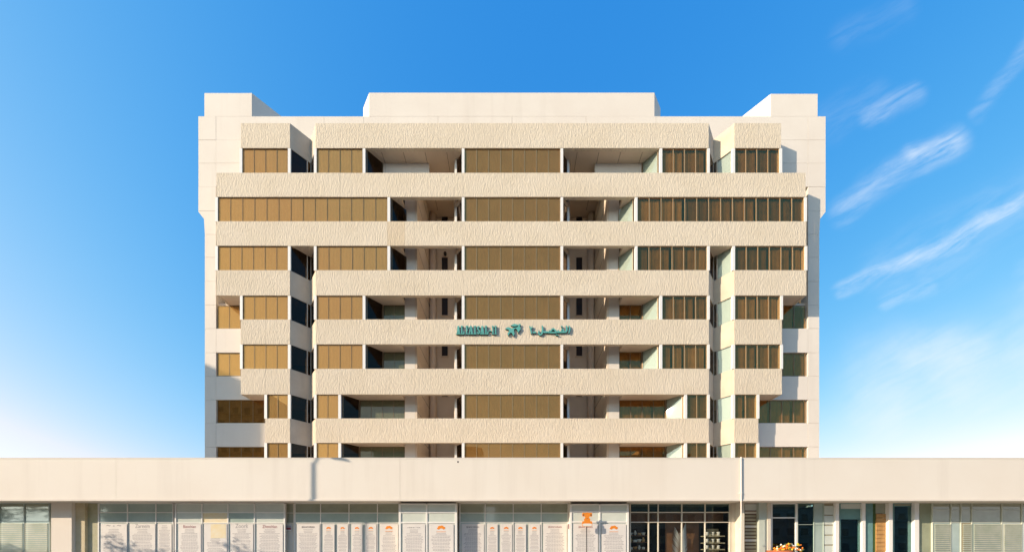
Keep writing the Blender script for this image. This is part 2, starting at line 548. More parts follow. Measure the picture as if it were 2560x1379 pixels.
def window(x0, x1, y, z0, z1, n, light=True, curtains=1, tone=None, sheet=None):
    """bronze window strip: frame > panes, curtains behind some of them"""
    m = MB(); t = .03
    m.box(x0, x1, y - .010, y + .0205, z1 - t, z1); m.box(x0, x1, y - .010, y + .0205, z0, z0 + t)
    w = (x1 - x0) / n
    for i in range(n + 1):
        c = x0 + i * w; h = (.010 if x0 < 2 else .02) if 0 < i < n else .03
        m.box(max(x0, c - h), min(x1, c + h), y + (.003 if x0 < 2 and 0 < i < n else -.012), y + .021, z0 + t, z1 - t)
    fr = m.build('window_frame', TANFRAME if light else BRONZE, tower)
    for i in range(n):
        pane(x0 + i * w + .02, x0 + (i + 1) * w - .02, y + .014, z0 + t, z1 - t, sheet or GLASS, fr)
    i = 0
    while i < n:
        j = min(n, i + random.choice((1, 2, 2, 3))) if x0 > 5 else n
        if random.random() < curtains or x0 < 0:
            gap = 0 if x0 < 0 else 1
            folds(x0 + i * w + random.uniform(.0, .12) * gap, x0 + j * w - random.uniform(.0, .18) * gap, y + (.026 if x0 < 2 else .12), z0 - .3, z1 + .02, (CURTAIN_GLOW if x0 < -5 else BUFF_GLOW if x0 < 2 else random.choice((DRAPE_DIM, DRAPE_DIM, DRAPE_DARK, DRAPE_PALE))) if tone is None else tone, fr, amp=.002 if x0 < 2 else .014, pitch=.11 if x0 < 2 else .17)  # tones darken left to right in place of the reflected sky glow
        i = j
    return fr


ROWS = {8: (370, 432), 7: (492, 553), 6: (614, 675), 5: (738, 798), 4: (860, 921), 3: (985, 1045), 2: (1106, 1168)}
FRONT = {
    8: [(605, 719, 4), (791, 906, 4), (1161, 1401, 8), (1656, 1768, 4), (1838, 1949, 4)],
    7: [(544, 968, 14), (1161, 1401, 8), (1594, 2011, 14)],
    6: [(544, 719, 6), (791, 968, 6), (1161, 1401, 8), (1594, 1768, 6), (1838, 2012, 6)],
    5: [(606, 719, 4), (791, 906, 4), (1161, 1401, 8), (1656, 1768, 4), (1838, 1951, 4)],
    4: [(606, 719, 4), (791, 906, 4), (1161, 1401, 8), (1656, 1768, 4), (1838, 1951, 4)],
    3: [(667, 719, 2), (791, 845, 2), (1161, 1401, 8), (1718, 1768, 2), (1838, 1892, 2)],
    2: [(667, 719, 2), (791, 845, 2), (1161, 1401, 8), (1718, 1768, 2), (1838, 1892, 2)],
}
YG = .05
for k, segs in FRONT.items():
    zt, zb = ROWS[k]; z0, z1 = fz(zb) + .002, fz(zt) - .002
    for a, b, n in segs:
        window(fx(a), fx(b), YG, z0, z1, n, light=a > 1150)
        for c, d in ((a - 7, a), (b, b + 7)):     # white piers at the ends of every strip
            box('pier', fx(c) + .01, fx(d) - .001, .012, .16, z0, z1, WHITE, tower)

# plain-wall windows beside the bays, and balcony windows in the recesses
for k, ww in {5: [(542, 600, 2), (1958, 2015, 2)], 4: [(542, 600, 2), (1958, 2015, 2)], 3: [(542, 660, 4), (1898, 2015, 4)], 2: [(542, 660, 4), (1898, 2015, 4)]}.items():
    z1 = {5: wz(762), 4: wz(881), 3: wz(998.6), 2: wz(1116)}[k]; z0 = {5: wz(820.6), 4: wz(938), 3: wz(1056), 2: wz(1175)}[k]
    for a, b, n in ww:
        window(wx(a), wx(b), YW + .06, z0, z1, n, light=False, curtains=1, tone=DRAPE_DIM if k < 4 else None)  # shade on the lower rows is put into the darker drape colour
REC = {8: (912, 1650), 7: (974, 1588), 6: (974, 1588), 5: (912, 1650), 4: (912, 1650), 3: (851, 1712), 2: (851, 1712)}
for k, (lx, rx) in REC.items():
    zt, zb = ROWS[k]; z0, z1 = fz(zb) - .2, fz(zt) + .03
    for s, e in ((-1, lx), (1, rx)):
        e = abs(e - 1280)
        # slanted glass from the pier back to the recessed wall
        pts = lambda a, b: [((-1 if s < 0 else 1) * x * K, y * K) for x, y in (a, b)]
        (ax, ay), (bx, by) = pts((e - 4, 4), (e - 32, 32))
        d = Vector((bx - ax, by - ay)); nrm = Vector((-d.y, d.x)).normalized()
        if nrm.y < 0:
            nrm = -nrm
        for u in (0.0, .97):
            p = Vector((ax, ay)) + d * u; q = p + d * .03
            fro = MB().prism([tuple(p), tuple(q), tuple(q + nrm * .05), tuple(p + nrm * .05)], z0, z1).build('slanted_jamb', BRONZE, tower)
        p, q = Vector((ax, ay)) + d * .03 + nrm * .02, Vector((ax, ay)) + d * .97 + nrm * .02
        MB().prism([tuple(p), tuple(q), tuple(q + nrm * .012), tuple(p + nrm * .012)], z0, z1).build('slanted_pane', GLASS_SIDE if s < 0 else GLASS_PALE, fro)
        if s > 0:
            p, q = p + nrm * .06, q + nrm * .06
            MB().prism([tuple(p), tuple(q), tuple(q + nrm * .01), tuple(p + nrm * .01)], z0, z1).build('blind', PALEBLIND, fro)
        # slanted return of the middle bay
        (ax, ay), (bx, by) = pts((120, 2), (143, 25))
        d = Vector((bx - ax, by - ay)); nrm = Vector((-d.y, d.x)).normalized()
        if nrm.y < 0:
            nrm = -nrm
        p, q = Vector((ax, ay)) + nrm * .03, Vector((bx, by)) + nrm * .03
        MB().prism([tuple(p), tuple(q), tuple(q + nrm * .012), tuple(p + nrm * .012)], z0, z1).build('slanted_pane', GLASS_SIDE, tower)
        sx = s * 145 * K
        box('pier', sx - .07, sx + .07, 25 * K, 25 * K + .14, z0, z1, WHITE, tower)
        # recessed windows and the wall under them
        if k < 6:
            a, b = sorted((s * (e - 33) * K, s * 279.5 * K))
            n = 4 if k < 4 else 2
            window(a, b, YW + .03, z0 - .05, z1, n, light=False, curtains=1 if s > 0 else .2, tone=PALEBLIND if s < 0 else DRAPE_DIM, sheet=GLASS_GREY if s < 0 else None)
            box('recess_sill_wall', a, b, YW, YW + .2, fz(BZ[k - 1][1]) + .34 if k > 1 else 0, z0 - .052, WALL, tower)
        if k == 8:
            a, b = sorted((s * (e - 33) * K, s * 330.5 * K))
            box('recess_wall', a, b, YW, YW + .25, z0, z1, WALL, tower)

# end walls of the projecting bays
WB = {8: (602, 1953), 7: (541, 2014), 6: (541, 2016), 5: (602, 1955), 4: (602, 1955), 3: (663, 1896), 2: (663, 1896)}
for k, (zt, zb) in ROWS.items():
    for i, s in ((0, 1), (1, -1)):
        xa, xb = sorted((fx(WB[k][i]) + s * .006, fx(WB[k][i]) + s * .15))
        box('bay_end_wall', xa, xb, .201, YW - .004, fz(zb) - .001, fz(zt) + .03, WALL, tower)
        xa, xb = sorted((fx(BX[k][i]) + s * .006, fx(BX[k][i]) + s * .15))
        box('bay_end_wall', xa, xb, .201, YW - .004, fz(BZ[k][1]) + .002, fz(BZ[k][0]) - .004, CREAM, tower)

# V-shaped notches between the bays
for side, (a, m, b) in ((-1, NL), (1, NR)):
    for k in (8, 6, 5, 4, 3, 2, 1):
        if k != 6:
            zt, zb = BZ[k]; z0, z1 = fz(zb), fz(zt)
            MB().prism([(fx(a) + .001, .006), (fx(m), 32 * K), (fx(m), 40 * K), (fx(a) + .001, 8 * K)], z0, z1 - .003).build('notch_panel', NOTCH, tower)
            MB().prism([(fx(b) - .001, .006), (fx(m) + .002, 32 * K), (fx(m) + .002, 40 * K), (fx(b) - .001, 8 * K)], z0, z1 - .003).build('notch_panel', NOTCH, tower)
        if k == 1:
            continue
        zt, zb = ROWS[k]; z0, z1 = fz(zb), fz(zt)
        for e, wide in ((a, side < 0), (b, side > 0)):
            A = Vector((fx(e), .02)); Bv = Vector((fx(m), 32 * K + .014)); d = Bv - A
            nrm = Vector((-d.y, d.x)).normalized()
            if nrm.y < 0:
                nrm = -nrm
            if k in (6,):
                zz1 = z1 + .03
            else:
                zz1 = z1
            ps = [(.05, .80), (.84, .985)] if wide else [(.05, .985)]
            fr = MB()
            for u0, u1 in [(0, .05), (.985, 1.0)] + ([(.80, .84)] if wide else []):
                p, q = A + d * u0, A + d * u1
                fr.prism([tuple(p), tuple(q), tuple(q + nrm * .06), tuple(p + nrm * .06)], z0, zz1)
            fro = fr.build('notch_window_frame', CREAMTRIM if wide else BRONZE, tower)
            for u0, u1 in ps:
                p, q = A + d * u0 + nrm * .025, A + d * u1 + nrm * .025
                lit = side > 0 and e == b
                MB().prism([tuple(p), tuple(q), tuple(q + nrm * .012), tuple(p + nrm * .012)], z0, zz1).build('slanted_pane', GLASS_PALE if lit else GLASS_SIDE, fro)
                if lit and u0 < .5:
                    p, q = p + nrm * .06, q + nrm * .06
                    MB().prism([tuple(p), tuple(q), tuple(q + nrm * .01), tuple(p + nrm * .01)], z0, zz1).build('blind', PALEBLIND, fro)

# plain precast wall panels left, right and along the top
RY = [291, 350, 408, 467, 527, 585.7, 643, 703, 762, 820.6, 880.8, 939.7, 998.6, 1056.6, 1116, 1175, 1240]
g = .007
for r, (t, b) in enumerate(zip(RY, RY[1:])):
    z0, z1 = wz(b) + g, wz(t) - g
    for s in (-1, 1):
        outer = 784 if r < 4 else 768
        xi, xo = s * 740, s * outer
        yj = YW + random.uniform(-.004, .004)
        if r == 4:
            poly = [(xi, t), (s * 784, t), (s * 784, t + 2), (s * 770, t + 20), (s * 768, b), (xi, b)]
            poly = [(x * K * RW, wz(y)) for x, y in poly]
            MB().plate([(x, z + (-g if z > (z0 + z1) / 2 else g)) for x, z in poly], yj, YW + .6).build('wall_panel', WALL, tower)
        else:
            xa, xb = sorted((xi * K * RW + s * g, xo * K * RW))
            box('wall_panel', xa, xb, yj, YW + .6, z0, z1, WALL, tower)
        inner = {0: 640, 1: 640, 2: 640, 9: 640, 11: 590, 13: 590, 15: 590}.get(r)
        if inner:
            xa, xb = sorted((s * inner * K * RW, s * 740 * K * RW - s * g))
            box('wall_panel', xa, xb, YW + random.uniform(-.004, .004), YW + .3, z0, z1, WALL, tower)
    if r == 0:
        cut = [-640, -470, -371, -185, 0, 185, 360, 470, 640]
        for a, c in zip(cut, cut[1:]):
            box('wall_panel', a * K * RW + g, c * K * RW - g, YW + random.uniform(-.003, .003), YW + .3, z0, z1, WALL, tower)

# rooftop blocks with slanted cheeks
HT = wz(291) + .001


def block(front, back, zt, name='roof_block'):
    poly = [(front[0], WD), (front[1], WD)] + back
    MB().prism([(x * K, y * K) for x, y in poly], HT, EYE + (1372 - zt) * K * RW).build(name, WALL, tower)


block((-769 * RW, -650.5 * RW), [(-650.5 * RW + 66, WD + 66), (-650.5 * RW + 66, 250), (-769 * RW, 250)], 233)
block((647 * RW, 764 * RW), [(764 * RW, 250), (647 * RW - 68, 250), (647 * RW - 68, WD + 68)], 235)
block((-357 * RW, 356 * RW), [(356 * RW + 29, WD + 29), (356 * RW + 29, 250), (-357 * RW - 29, 250), (-357 * RW - 29, WD + 29)], 232)
for s in (-1, 1):
    a, b = sorted((s * 768 * K * RW, s * (768 * K * RW - .25)))
    box('side_wall', a, b, YW + .602, 14, 0, wz(527), WALL, tower)
    a, b = sorted((s * 784 * K * RW, s * (784 * K * RW - .6)))
    box('side_wall', a, b, YW + .602, 14, wz(527) + .01, wz(291), WALL, tower)
box('back_wall', -796 * K, 796 * K, 14.01, 14.3, 0, wz(291), WALL, tower)
box('roof', -790 * K, 790 * K, YW + .31, 14.0, wz(345), wz(330), SOFFIT, tower)
box('rooftop_vent', fx(575) - .05, fx(575) + .06, 1.3, 1.42, EYE + (1372 - 233) * K * RW, EYE + (1372 - 231.5) * K * RW + .08, BLACKPOST, tower)

# ------------------------------------------------------------------ the building's raised green sign
sign = thing('building_sign', 'raised teal lettering and bird emblem on the band under the fifth floor of windows', 'sign', (0, -.05, fz(830)))
sign.location = (0, 0, 0)
YS0, YS1 = -.10, -.015
step = [0]


def put_polys(name, polys):
    m = MB()
    for p in polys:
        step[0] = (step[0] + 1) % 4
        m.plate([(fx(x), fz(y)) for x, y in p], YS0 - .003 * step[0], YS1)
    o = m.build(name, TEAL, sign)
    o.data.materials.append(TEAL_SHADE)
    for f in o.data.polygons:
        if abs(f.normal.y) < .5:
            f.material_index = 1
    return o


def ribbon(pts, w):
    L, R = [], []
    for i, p in enumerate(pts):
        a = Vector(pts[max(0, i - 1)]); b = Vector(pts[min(len(pts) - 1, i + 1)])
        d = (b - a).normalized(); n = Vector((-d.y, d.x))
        ww = w[i] if isinstance(w, (list, tuple)) else w
        L.append(Vector(p) + n * ww / 2); R.append(Vector(p) - n * ww / 2)
    return [[tuple(L[i]), tuple(L[i + 1]), tuple(R[i + 1]), tuple(R[i])] for i in range(len(pts) - 1)]


def letter(ch, x0, x1, t=816.5, b=837.5):
    w = x1 - x0; st = 2.9; sf = 2.3
    q = lambda a, c, d, e: [(a, d), (c, d), (c, e), (a, e)]
    cx = (x0 + x1) / 2
    if ch == 'A':
        P = [[(cx - 2, t), (cx + 1.2, t), (x0 + 3.0, b - sf), (x0 + .8, b - sf)], [(cx - 1.2, t + .2), (cx + 2.2, t), (x1 - .6, b - sf), (x1 - 4.6, b - sf)],
             q(x0 + 2.4, x1 - 3, t + 12.2, t + 14.6), q(x0 - .8, x0 + 4.2, b - sf, b), q(x1 - 5.4, x1 + .8, b - sf, b)]
    elif ch == 'L':
        P = [q(x0 + 1.4, x0 + 1.4 + st, t + sf, b - sf), q(x0, x0 + 6.4, t, t + sf), q(x0, x1, b - sf, b), [(x1 - 2.4, b - sf - 4.5), (x1, b - sf - 4.5), (x1, b - sf), (x1 - 2.8, b - sf)]]
    elif ch == 'F':
        P = [q(x0 + 1.2, x0 + 1.2 + st, t + sf, b - sf), q(x0, x1, t, t + sf), q(x0, x0 + 6, b - sf, b), q(x0 + 1.2 + st, x1 - 1.4, t + 9, t + 11.6), q(x1 - 1.6, x1, t + sf, t + 7)]
    elif ch == 'I':
        P = [q(cx - st / 2, cx + st / 2, t + sf, b - sf), q(x0, x1, t, t + sf), q(x0, x1, b - sf, b)]
    elif ch == 'S':
        pts = [(x1 - .8, t + 4.6), (x1 - 2.2, t + 1.6), (cx, t + 1.2), (x0 + 1.6, t + 3.4), (x0 + 1.6, t + 6.6), (cx, t + 10.2), (x1 - 1.4, t + 13.6), (x1 - 1.6, t + 17.4), (cx, t + 19.8), (x0 + 1.8, t + 19.2), (x0 + .6, t + 15.6)]
        P = ribbon(pts, [2.4, 2.6, 2.8, 3.0, 3.3, 3.8, 3.3, 3.0, 2.8, 2.6, 2.4])
        return put_polys('letter', P)
    else:
        P = [q(x0, x1, 827.2, 830.4)]
    return put_polys('letter', P)


def zx(v): return 1120 + v / 7.76


for ch, a, b in (('A', 168, 238), ('L', 250, 322), ('F', 345, 402), ('A', 408, 486), ('I', 500, 552), ('S', 566, 622), ('A', 630, 702), ('L', 716, 786), ('-', 795, 842), ('I', 852, 892), ('I', 906, 946)):
    letter(ch, zx(a), zx(b))


def e2(pts): return [(1240 + x / 27.58, 800 + y / 27.58) for x, y in pts]


put_polys('emblem_wing', [e2([(1010, 440), (1130, 365), (1280, 310), (1400, 350), (1495, 352), (1530, 430), (1430, 465), (1300, 500), (1150, 480)])])
put_polys('emblem_body', [e2([(640, 675), (720, 590), (860, 545), (1000, 600), (1080, 640), (1190, 590), (1330, 580), (1430, 560), (1522, 500), (1540, 370), (1620, 305), (1715, 385), (1615, 480), (1680, 560), (1700, 680), (1640, 770),
                               (1500, 960), (1500, 860), (1440, 720), (1380, 650), (1310, 635), (1240, 700), (1235, 860), (1285, 990), (1195, 1180), (1160, 1080), (1110, 970), (1020, 915), (930, 990), (850, 1140), (785, 960), (880, 870), (905, 780), (840, 715)])])


def a2(pts): return [(1310 + x / 19.69, 800 + y / 19.69) for x, y in pts]


AW = 4.0
put_polys('letter', ribbon(a2([(275, 330), (305, 450), (340, 570), (355, 715)]), [2.2, 3.2, 3.2, 2.2]) + ribbon(a2([(318, 470), (370, 440), (402, 335)]), [2.4, 3.0, 2.0]))
put_polys('letter', [a2([(425, 600), (600, 600), (585, 680), (430, 680)])])
put_polys('letter', ribbon(a2([(890, 310), (905, 480), (895, 630), (850, 735), (780, 765), (725, 715), (715, 640), (735, 540)]), [2.6, 4.0, 4.4, 4.2, 4.0, 3.8, 3.2, 1.4]))
put_polys('letter', ribbon(a2([(930, 625), (1060, 630), (1180, 625)]), 4.2))
put_polys('letter', ribbon(a2([(1190, 640), (1300, 585), (1380, 490), (1430, 465), (1490, 505), (1555, 580), (1600, 625)]), [3.4, 3.2, 3.6, 3.8, 3.8, 3.6, 3.8]) + ribbon(a2([(1190, 648), (1400, 652), (1600, 648)]), 3.4) + ribbon(a2([(1222, 520), (1230, 600)]), [1.2, 3.2]))
put_polys('letter', ribbon(a2([(1610, 628), (1830, 632), (2050, 620)]), 4.0) + ribbon(a2([(1665, 510), (1690, 600)]), [1.4, 3.4]))
put_polys('letter', ribbon(a2([(1835, 590), (1845, 510), (1895, 470), (1925, 530), (1915, 600)]), [2.4, 2.8, 3.4, 3.2, 3.0]))
put_polys('letter_dot', [a2([(1850, 305), (1895, 355), (1850, 405), (1805, 355)])])
put_polys('letter_dot', [a2([(1570, 740), (1620, 775), (1580, 800), (1535, 770)]), a2([(1660, 745), (1710, 780), (1670, 805), (1625, 775)])])
put_polys('letter', ribbon(a2([(2075, 310), (2095, 450), (2085, 560), (2040, 640)]), [2.4, 3.8, 4.0, 3.6]))
put_polys('letter', ribbon(a2([(2210, 310), (2240, 440), (2232, 560), (2185, 690)]), [2.4, 3.6, 3.6, 2.0]))

# ------------------------------------------------------------------ shop podium in front of the tower
YP = -5.5
SP = (D + YP) / 800.0
REC_S = 1.06; YSH = YP + REC_S; SS = (D + YSH) / 800.0
YB = YP + .55; SB = (D + YB) / 800.0


def pxx(p, y): return (p - 1280) * (D + y) / 800.0
def pzz(p, y): return EYE + (1372 - p) * (D + y) / 800.0


ZPT, ZPB = pzz(1143, YP), pzz(1250, YP)
pod = thing('shop_podium', 'long low cream shop row with a blank fascia in front of the tower', 'shop row')
XE = 48
fcut = [-XE, pxx(-600, YP), pxx(290, YP), pxx(1000, YP), pxx(1852, YP), pxx(2700, YP), XE]
for a, b in zip(fcut, fcut[1:]):
    box('fascia_panel', a + .004, b - .004, YP, YP + .25, ZPB, ZPT - .06, FASCIA, pod)
box('coping', -XE, XE, YP - .008, YP + .35, ZPT - .058, ZPT, WALL, pod)
box('drip_lip', -XE, XE, YP - .035, YP - .001, ZPB - .02, ZPB + .07, WALL, pod)
box('soffit', -XE, XE, YP + .251, YSH + .6, ZPB + .02, ZPB + .2, WALL, pod)
box('podium_roof', -XE, XE, YP + .36, -.02, ZPT - .75, ZPT - .45, SOFFIT, pod)
MB().lathe([(.045, -.02), (.045, .0)], (0, 0, 0), 12).build('fascia_hole', BLACKPOST, pod).location = (pxx(1145, YP), YP - .002, pzz(1153.5, YP))
bpy.data.objects['fascia_hole'].rotation_euler = (math.radians(90), 0, 0)
dp = MB().tube([(pxx(1850.5, YP), YP - .07, 0), (pxx(1850.5, YP), YP - .06, ZPT + .02)], .027, 10).build('downpipe', WALL, pod, True)
for zz in (1.0, 2.6, 4.4):
    box('pipe_bracket', pxx(1850.5, YP) - .06, pxx(1850.5, YP) + .06, YP - .08, YP, zz, zz + .04, WHITE, dp)
# lining behind the shopfronts so that no daylight shows through
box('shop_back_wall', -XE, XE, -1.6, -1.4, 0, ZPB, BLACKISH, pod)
box('shop_floor', -XE, XE, YSH - .1, -1.61, .003, .02, WALNUT, pod)
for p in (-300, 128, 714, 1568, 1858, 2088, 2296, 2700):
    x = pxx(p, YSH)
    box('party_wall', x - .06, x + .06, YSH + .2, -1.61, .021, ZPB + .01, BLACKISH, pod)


def glaze(x0, x1, y, muls, trans, mats, top=1257.5, frame=WHITE, mw=.05, bot=.12, depth=.07, skip=()):
    """shopfront screen: frame with panes in it, one pane per opening; mats from the top row down"""
    X = lambda p: pxx(p, y); Z = lambda p: pzz(p, y)
    xs = [x0] + list(muls) + [x1]; zs = [Z(top)] + [Z(t) for t in trans] + [bot]
    m = MB()
    for i, p in enumerate(xs):
        h = mw * (.75 if 0 < i < len(xs) - 1 else 1)
        m.box(X(p) - h / 2, X(p) + h / 2, y - depth / 2, y + depth / 2, bot, zs[0])
    for i, z in enumerate(zs):
        h = mw * .7
        for a, b in zip(xs, xs[1:]):
            m.box(X(a) + mw * .3, X(b) - mw * .3, y - depth / 2 + .008, y + depth / 2 - .006, z - h / 2, z + h / 2)
    fr = m.build('shop_frame', frame, pod)
    for r in range(len(zs) - 1):
        for c in range(len(xs) - 1):
            if (r, c) in skip:
                continue
            mt = mats[r]
            if isinstance(mt, (list, tuple)):
                mt = mt[c % len(mt)]
            pane(X(xs[c]) + .02, X(xs[c + 1]) - .02, y + .006, zs[r + 1] + .01, zs[r] - .01, mt, fr, 'pane', .05)
    return fr


def pilaster(a, b, y, mat, dep=.3, top=1250, name='pilaster'):
    return box(name, pxx(a, y), pxx(b, y), y, y + dep, 0, min(ZPB + .015, pzz(top, y)), mat, pod)


# from the left end to the right
glaze(-240, 125, YSH, [-100, 0, 62], [1273, 1303], [FILM_OLIVE, FILM, FILM], frame=surface('pale_green_frame', (.45, .52, .47)))
pilaster(128, 179, YSH - .25, WALL, .5)
pilaster(183, 212, YSH - .10, surface('ochre_render', (.52, .42, .25), (.60, .52, .36), 2, .8), .3)
pilaster(213, 246, YSH + .02, surface('olive_render', (.36, .34, .20), (.46, .43, .31), 2, .8), .3)
glaze(248, 434, YSH, [320, 391], [1280, 1304], [FILM, FILM, FILM_PALE], mw=.06)
glaze(440, 712, YSH - .2, [506, 571, 637], [1280, 1306], [FILM_PALE, (FILM_PALE, YELLOW, FILM, FILM_PALE), FILM_PALE], mw=.07)
glaze(716, 735, YSH, [], [1281, 1306], [FILM_OLIVE, FILM_OLIVE, CREAMTRIM], frame=CREAMTRIM)
glaze(738, 998, YSH, [802, 873, 944], [1281, 1306], [FILM_OLIVE, FILM, FILM_PALE], frame=WHITE)
glaze(1000, 1140, YB, [1067], [1279.5, 1305], [FILM_PALE, FILM_PALE, FILM_PALE], top=1259, mw=.11)
glaze(1150, 1420, YSH, [1213, 1283, 1353], [1281, 1304], [FILM_OLIVE, FILM, FILM_PALE], frame=WHITE)
glaze(1427, 1569, YB, [1499], [1278, 1303.5], [FILM_PALE, FILM_PALE, FILM_PALE], top=1260, mw=.10)
for p, q in ((1000, -1), (1140, 1), (1427, -1), (1569, 1)):       # returns of the two forward bays
    xa = pxx(p, YB)
    box('bay_return', xa - .03, xa + .03, YB + .04, YSH + .04, .1, ZPB + .015, CREAMTRIM, pod)
glaze(1575, 1824, YSH, [1621, 1645, 1704, 1762], [1279.5, 1304], [GLASS_TEAL, GLASS_SHOP, GLASS_SHOP], frame=CREAMTRIM, mw=.07)
pilaster(1828, 1848, YSH - .02, CREAMTRIM, .25)
pilaster(1854, 1861, YSH - .5, CREAMTRIM, .6)
# slatted shutter
sh = box('shutter', pxx(1863, YSH), pxx(1897, YSH), YSH + .05, YSH + .09, 0, ZPB + .01, BROWN, pod)
for i in range(20):
    z = ZPB - .42 - i * .185
    if z < .05:
        break
    box('slat', pxx(1863, YSH) + .01, pxx(1897, YSH) - .01, YSH + .02, YSH + .055, z - .12, z, KHAKI if i % 4 else CREAMTRIM, sh)
box('slat', pxx(1863, YSH) + .01, pxx(1897, YSH) - .01, YSH + .02, YSH + .055, ZPB - .36, ZPB - .02, FILM_PALE, sh)
pilaster(1898, 1917, YSH - .15, surface('pale_sage_render', (.52, .56, .49), (.47, .51, .44), 1.5, .7), .4)
pilaster(1919, 1927, YSH - .2, CREAMTRIM, .3)
glaze(1928, 1990, YSH, [], [1293], [GLASS_TEAL, GLASS_SHOP], frame=WHITE, mw=.09)
glaze(1993, 2058, YSH, [2034], [1310], [(GLASS_TEAL, FILM), (GLASS_TEAL, FILM)], frame=surface('sage_frame', (.40, .46, .40)), mw=.03)
# plank siding beside the door
sd = box('siding_panel', pxx(2060, YSH), pxx(2088, YSH), YSH + .03, YSH + .08, 0, ZPB + .01, KHAKI, pod)
for i in range(12):
    z = ZPB - .12 - i * .53
    if z < .5:
        break
    box('plank', pxx(2060, YSH) + .01, pxx(2088, YSH) - .01, YSH - .01, YSH + .035, z - .47, z, FILM_PALE, sd)
pilaster(2089, 2098, YSH - .1, WHITE, .25)
glaze(2099, 2155, YSH, [], [1272, 1296], [FILM_PALE, TEALDARK, GLASS_TEAL], frame=TEALDARK, mw=.05)
pilaster(2156, 2164, YSH - .1, WHITE, .25)
pilaster(2165, 2182, YSH + .02, TEALDARK, .2)
pilaster(2183, 2191, YSH + .05, LEAF, .2)
tp = box('timber_panel', pxx(2191, YSH), pxx(2222, YSH), YSH + .03, YSH + .08, .1, ZPB - .9 + .0, TIMBER, pod)
for i in range(9):
    z = ZPB - .55 - i * .22
    box('plank', pxx(2191, YSH) + .008, pxx(2222, YSH) - .008, YSH + .0, YSH + .035, z - .2, z, TIMBER, tp)
box('panel_head', pxx(2191, YSH), pxx(2222, YSH), YSH + .03, YSH + .1, ZPB - .53, ZPB + .01, FILM_OLIVE, pod)
pilaster(2223, 2232, YSH - .15, WHITE, .3)
glaze(2233, 2285, YSH, [], [1264], [FILM_OLIVE, GLASS_TEAL], frame=TEALDARK, mw=.04)
pilaster(2287, 2298, YSH - .15, WHITE, .3)
pilaster(2299, 2328, YSH + .03, surface('moss_render', (.34, .36, .24), (.28, .30, .20), 2, .8), .3)
glaze(2330, 2800, YSH, [2376, 2401, 2428, 2503, 2553, 2640, 2720], [1273, 1305], [FILM_OLIVE, FILM_OLIVE, (FILM, FILM, KHAKI, FILM, FILM_PALE, FILM_PALE, FILM)], frame=surface('sage_white_frame', (.58, .60, .50)), mw=.035)
# louvre blinds hung on the outer bays, slat by slat
for (a, b, top) in ((2334, 2374, 1309), (2404, 2426, 1309), (2432, 2500, 1309), (2507, 2551, 1309), (4, 60, 1307), (66, 122, 1307)):
    x0, x1 = pxx(a, YSH), pxx(b, YSH)
    m = MB(); z = pzz(top, YSH)
    while z > .8:
        m.box(x0, x1, YSH - .062, YSH - .045, z - .07, z); z -= .11
    o = m.build('louvre_blind', surface('louvre', (.40, .43, .32), (.54, .54, .44), 2, .6), pod); o['kind'] = 'stuff'

# ------------------------------------------------------------------ posters on the shop glass


def text_mesh(body, width, mat, parent, x, y, z):
    c = bpy.data.curves.new('heading', 'FONT'); c.body = body; c.size = 1; c.extrude = .0; c.align_x = 'CENTER'
    t = bpy.data.objects.new('tmp', c); COL.objects.link(t)
    dg = bpy.context.evaluated_depsgraph_get(); me = bpy.data.meshes.new_from_object(t.evaluated_get(dg))
    bpy.data.objects.remove(t)
    xs = [v.co.x for v in me.vertices]; w = max(xs) - min(xs); mid = (max(xs) + min(xs)) / 2; s = width / w
    for v in me.vertices:
        v.co = Vector(((v.co.x - mid) * s, 0, v.co.y * s * 1.25))
    me.materials.clear(); me.materials.append(mat)
    o = bpy.data.objects.new('heading', me); COL.objects.link(o); o.parent = parent; o.location = (x, y, z)
    return o


def crest(parent, cx, y, z, w, mat):
    """scrolled crest: a low crown of lobes over a bar"""
    m = MB(); pts = []
    for i in range(25):
        a = math.pi * i / 24
        r = w / 2 * (1 + .16 * abs(math.sin(3.5 * a)))
        pts.append((cx + r * math.cos(a), z + r * .8 * math.sin(a)))
    pts += [(cx - w * .32, z - w * .1), (cx - w * .12, z + w * .06), (cx + w * .12, z + w * .06), (cx + w * .32, z - w * .1)]
    m.plate(pts, y - .004, y)
    m.plate([(cx - w * .6, z - w * .42), (cx + w * .6, z - w * .42), (cx + w * .6, z - w * .36), (cx - w * .6, z - w * .36)], y - .003, y)
    return m.build('crest', mat, parent)


def poster(a, b, plane, head, label, top=1308, ink=INK):
    y = plane - .055
    x0, x1 = pxx(a, y), pxx(b, y); zt = pzz(top, y); w = x1 - x0; cx = (x0 + x1) / 2
    t = thing('poster', label, 'poster', (0, 0, 0), 'posters on the shop windows')
    box('sheet', x0, x1, y, y + .005, .75, zt, PAPER, t)
    z = zt - .12
    if head in ('crest', 'bigcrest'):
        cw = w * (.30 if head == 'bigcrest' else .36); crest(t, cx, y - .002, zt - .26, cw, ORANGE); z = zt - .42
    elif head == 'yellow':
        box('print_block', x0 + w * .3, x1 - w * .04, y - .004, y - .001, zt - .75, zt - .02, YELLOW, t); z = zt - .8
    elif head:
        text_mesh(head[0], w * .56, head[1], t, cx, y - .003, zt - .22); z = zt - .32
    m = MB(); i = 0
    while z > .85:
        ww = w * random.uniform(.62, .84) * (.55 if i < 3 else 1); zz = z; n = 7; xl = cx - ww / 2
        for q in range(n):
            u0, u1 = xl + ww * q / n, xl + ww * (q + .86) / n; dz = random.uniform(-.006, .006)
            m.plate([(u0, zz + dz), (u1, zz + dz * .3), (u1, zz + dz * .3 + .022), (u0, zz + dz + .022)], y - .003, y - .0005)
        z -= random.uniform(.062, .082); i += 1
    o = m.build('printed_lines', ink, t); o['kind'] = 'stuff'
    return t


